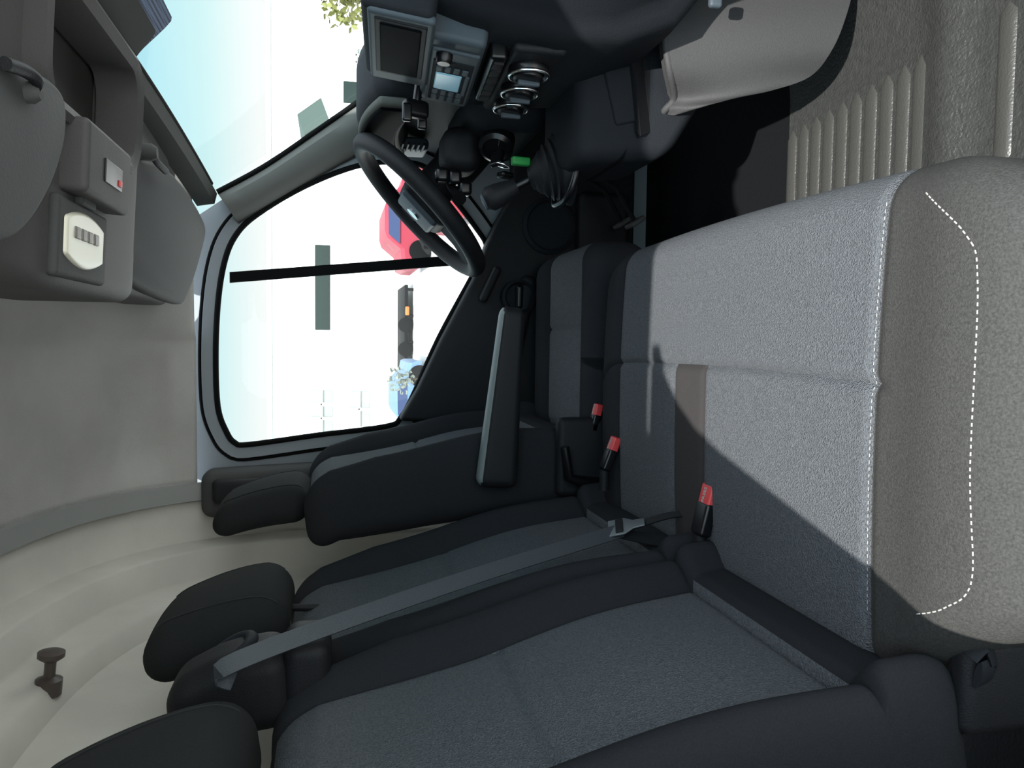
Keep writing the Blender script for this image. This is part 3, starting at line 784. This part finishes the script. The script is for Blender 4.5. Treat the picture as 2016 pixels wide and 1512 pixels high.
def bwin(a,b,c,d,mull=0,mt=None):
    p=PB(a,b);q=PB(c,d); x0,x1=sorted((p.x,q.x)); z0,z1=sorted((p.z,q.z))
    box("window_pane",x0,x1,BY-.06,BY+.02,z0,z1,mt or M_win,bl)
    for i in range(1,mull): 
        x=x0+(x1-x0)*i/mull; box("mullion",x-.05,x+.05,BY-.12,BY-.05,z0,z1,M_wh,bl)
    if mull: box("mullion",x0,x1,BY-.12,BY-.05,(z0+z1)/2-.04,(z0+z1)/2+.04,M_wh,bl)
bwin(620,482,650,650); bwin(610,768,655,850,3,M_win2); bwin(680,95,722,140,3,M_win2); bwin(676,160,725,215); bwin(685,770,728,840,2,M_win2)
b2=root("shed",(PB(600,230,16).x,17,GZ),"grey-green shed roof standing behind a wall","shed")
p=P(590,235,'y',16);q=P(650,200,'y',16)
box("shed_wall",p.x,q.x,16,17.5,GZ,q.z,M_wh,b2); 
prism("shed_roof",[P(585,225,'y',15.9),P(600,265,'y',15.9),P(648,235,'y',15.9),P(632,192,'y',15.9)],(0,1.8,0),mat("shed_roof",(72,84,80),.8,spec=.05),b2)
tr_=root("flatbed_trailer",(0,10,GZ),"long dark flatbed trailer parked in the yard","trailer")
a=P(798,735,'y',16); b=P(798,560,'y',16)
box("trailer_deck",a.x,b.x,16,17.8,a.z-.05,a.z+.02,M_rub,tr_)
c=P(830,735,'y',16); box("trailer_rail",c.x,b.x,16,16.1,c.z-.06,c.z+.04,M_rub,tr_)
for i in range(4):
    x=a.x+.1+i*(b.x-a.x-.2)/3; box("trailer_post",x-.03,x+.03,16,16.08,c.z,a.z,M_rub,tr_)
for i in range(2):
    x=a.x+.5+i*.5
    lathe("wheel",(x,15.98,GZ+.16),[(.02,0),(.09,0),(.15,.02),(.16,.1),(.15,.18),(.09,.2),(.02,.2)],(0,1,0),M_rub,tr_)
om=P(800,612,'y',15.97)
box("orange_marker",om.x-.09,om.x+.09,15.95,16.0,om.z-.06,om.z+.02,mat("orange",(190,90,30),.5),tr_)
def car(x,y,L,c,label,h=1.4,c2=None):
    r_=root("parked_car",(x,y,GZ),label,"car")
    prof=[(-.5,.25),(-.5,.5),(-.47,.62),(-.30,.66),(-.18,.95),(-.10,1.0),(.15,1.0),(.25,.93),(.38,.66),(.48,.62),(.5,.5),(.5,.25)]
    secs=[]
    for s,ins in ((-.85,.06),(-.8,0),(.8,0),(.85,.06)):
        secs.append([Vector((x+px*L,y+s,GZ+pz*h-(ins if pz>.3 else 0))) for px,pz in prof])
    loft("car_body",secs,mat("paint_"+label[:4],c,.5,spec=.1),r_,closed=True,caps=True,angle=30)
    prism("car_window",[Vector((x+px*L,y-.87,GZ+pz*h)) for px,pz in ((-.25,.68),(-.15,.92),(.14,.93),(.3,.68))],(0,.03,0),mat("car_glass_"+label[:4],(52,62,90),.6,spec=.1),r_)
    for wx in (-.32,.32): lathe("wheel",(x+wx*L,y-.9,GZ+.19),[(.02,.0),(.10,.0),(.18,.02),(.19,.08),(.18,.2),(.02,.2)],(0,1,0),M_rub,r_)
    return r_
p=P(800,535,'y',14); car(p.x+.78,14,1.55,(130,50,62),"red parked car in the yard",.78)
p=P(800,838,'y',14); car(p.x+.5,14,1.4,(88,112,142),"blue parked car beside the building",.60)
p=P(880,430,'y',9.5); car(p.x+.9,9.5,2.0,(126,46,54),"red low vehicle parked close by",.70)
def tree(x,y,z,n,rad,c,label,lf=1):
    r_=root("tree",(x,y,GZ),label,"tree")
    tube("trunk",[(x,y,GZ),(x+.1*rad,y,(GZ+z)/2),(x,y,z)],.12*rad,mat("bark"+label[:3],(60,50,40),.9),r_,rs=[.1*rad,.07*rad,.04*rad])
    V=[];Fc=[]
    for i in range(n):
        d=Vector((random.gauss(0,1),random.gauss(0,1),random.gauss(0,1))).normalized()*rad*random.random()**.4
        c_=Vector((x,y,z))+d; a=Vector((random.gauss(0,1),random.gauss(0,1),random.gauss(0,1))).normalized()*.10*lf; b=a.cross(Vector((random.random(),random.random(),1))).normalized()*.06*lf
        k=len(V); V+=[c_-a,c_+b,c_+a,c_-b]; Fc.append([k,k+1,k+2,k+3])
    o=mk("foliage",V,Fc,mat("leaf"+label[:3],c,.7),parent=r_,smooth=False); o["kind"]="stuff"
p=P(680,0,'y',12); tree(p.x,12,p.z,260,.42,(104,106,54),"yellow-green leafy tree beyond the windshield",.7)
p=P(788,748,'y',11); tree(p.x,11,p.z,90,.22,(110,116,108),"small grey-green shrub in the yard",.45)
# ---------------- LIGHT ----------------
sun=bpy.data.lights.new("sun",'SUN'); so=bpy.data.objects.new("sun",sun); COL.objects.link(so)
sd_=Vector((.24,1,-1.06)); so.rotation_euler=sd_.to_track_quat('-Z','Y').to_euler(); so.location=(-1,-4,4)
sun.energy=9.6; sun.angle=.012; sun.color=(1,.975,.92)
w=bpy.data.worlds.new("world"); S.world=w; w.use_nodes=True; nt=w.node_tree; nt.nodes.clear()
out=nt.nodes.new('ShaderNodeOutputWorld'); bg=nt.nodes.new('ShaderNodeBackground')
tcn=nt.nodes.new('ShaderNodeTexCoord'); sx=nt.nodes.new('ShaderNodeSeparateXYZ'); nt.links.new(tcn.outputs['Generated'],sx.inputs[0])
cr=nt.nodes.new('ShaderNodeValToRGB'); e=cr.color_ramp
e.elements[0].position=0; e.elements[0].color=(1.0,1.0,.98,1)
e.elements[1].position=1; e.elements[1].color=(.84,.92,1,1)
for pos,c in ((.085,(.98,1,.99,1)),(.14,(.66,.91,.93,1)),(.25,(.34,.76,.92,1)),(.34,(.42,.76,.94,1)),(.46,(.84,.92,1,1))):
    n_=e.elements.new(pos); n_.color=c
nt.links.new(sx.outputs['Z'],cr.inputs[0]); nt.links.new(cr.outputs[0],bg.inputs[0])
dt=nt.nodes.new('ShaderNodeVectorMath'); dt.operation='DOT_PRODUCT'; dt.inputs[1].default_value=(-sd_).normalized()
nt.links.new(tcn.outputs['Generated'],dt.inputs[0])
m1=nt.nodes.new('ShaderNodeMapRange'); m1.inputs[1].default_value=.1; m1.inputs[2].default_value=.95; m1.inputs[3].default_value=0; m1.inputs[4].default_value=2.1
nt.links.new(dt.outputs['Value'],m1.inputs[0])
m2=nt.nodes.new('ShaderNodeMapRange'); m2.inputs[1].default_value=.4; m2.inputs[2].default_value=.7; m2.inputs[3].default_value=1.0; m2.inputs[4].default_value=1.8
nt.links.new(sx.outputs['Z'],m2.inputs[0])
ad=nt.nodes.new('ShaderNodeMath'); ad.operation='ADD'; nt.links.new(m1.outputs[0],ad.inputs[0]); nt.links.new(m2.outputs[0],ad.inputs[1])
nt.links.new(ad.outputs[0],bg.inputs[1]); nt.links.new(bg.outputs[0],out.inputs[0])
S.view_settings.view_transform='Standard'; S.view_settings.look='None'; S.view_settings.exposure=0.0
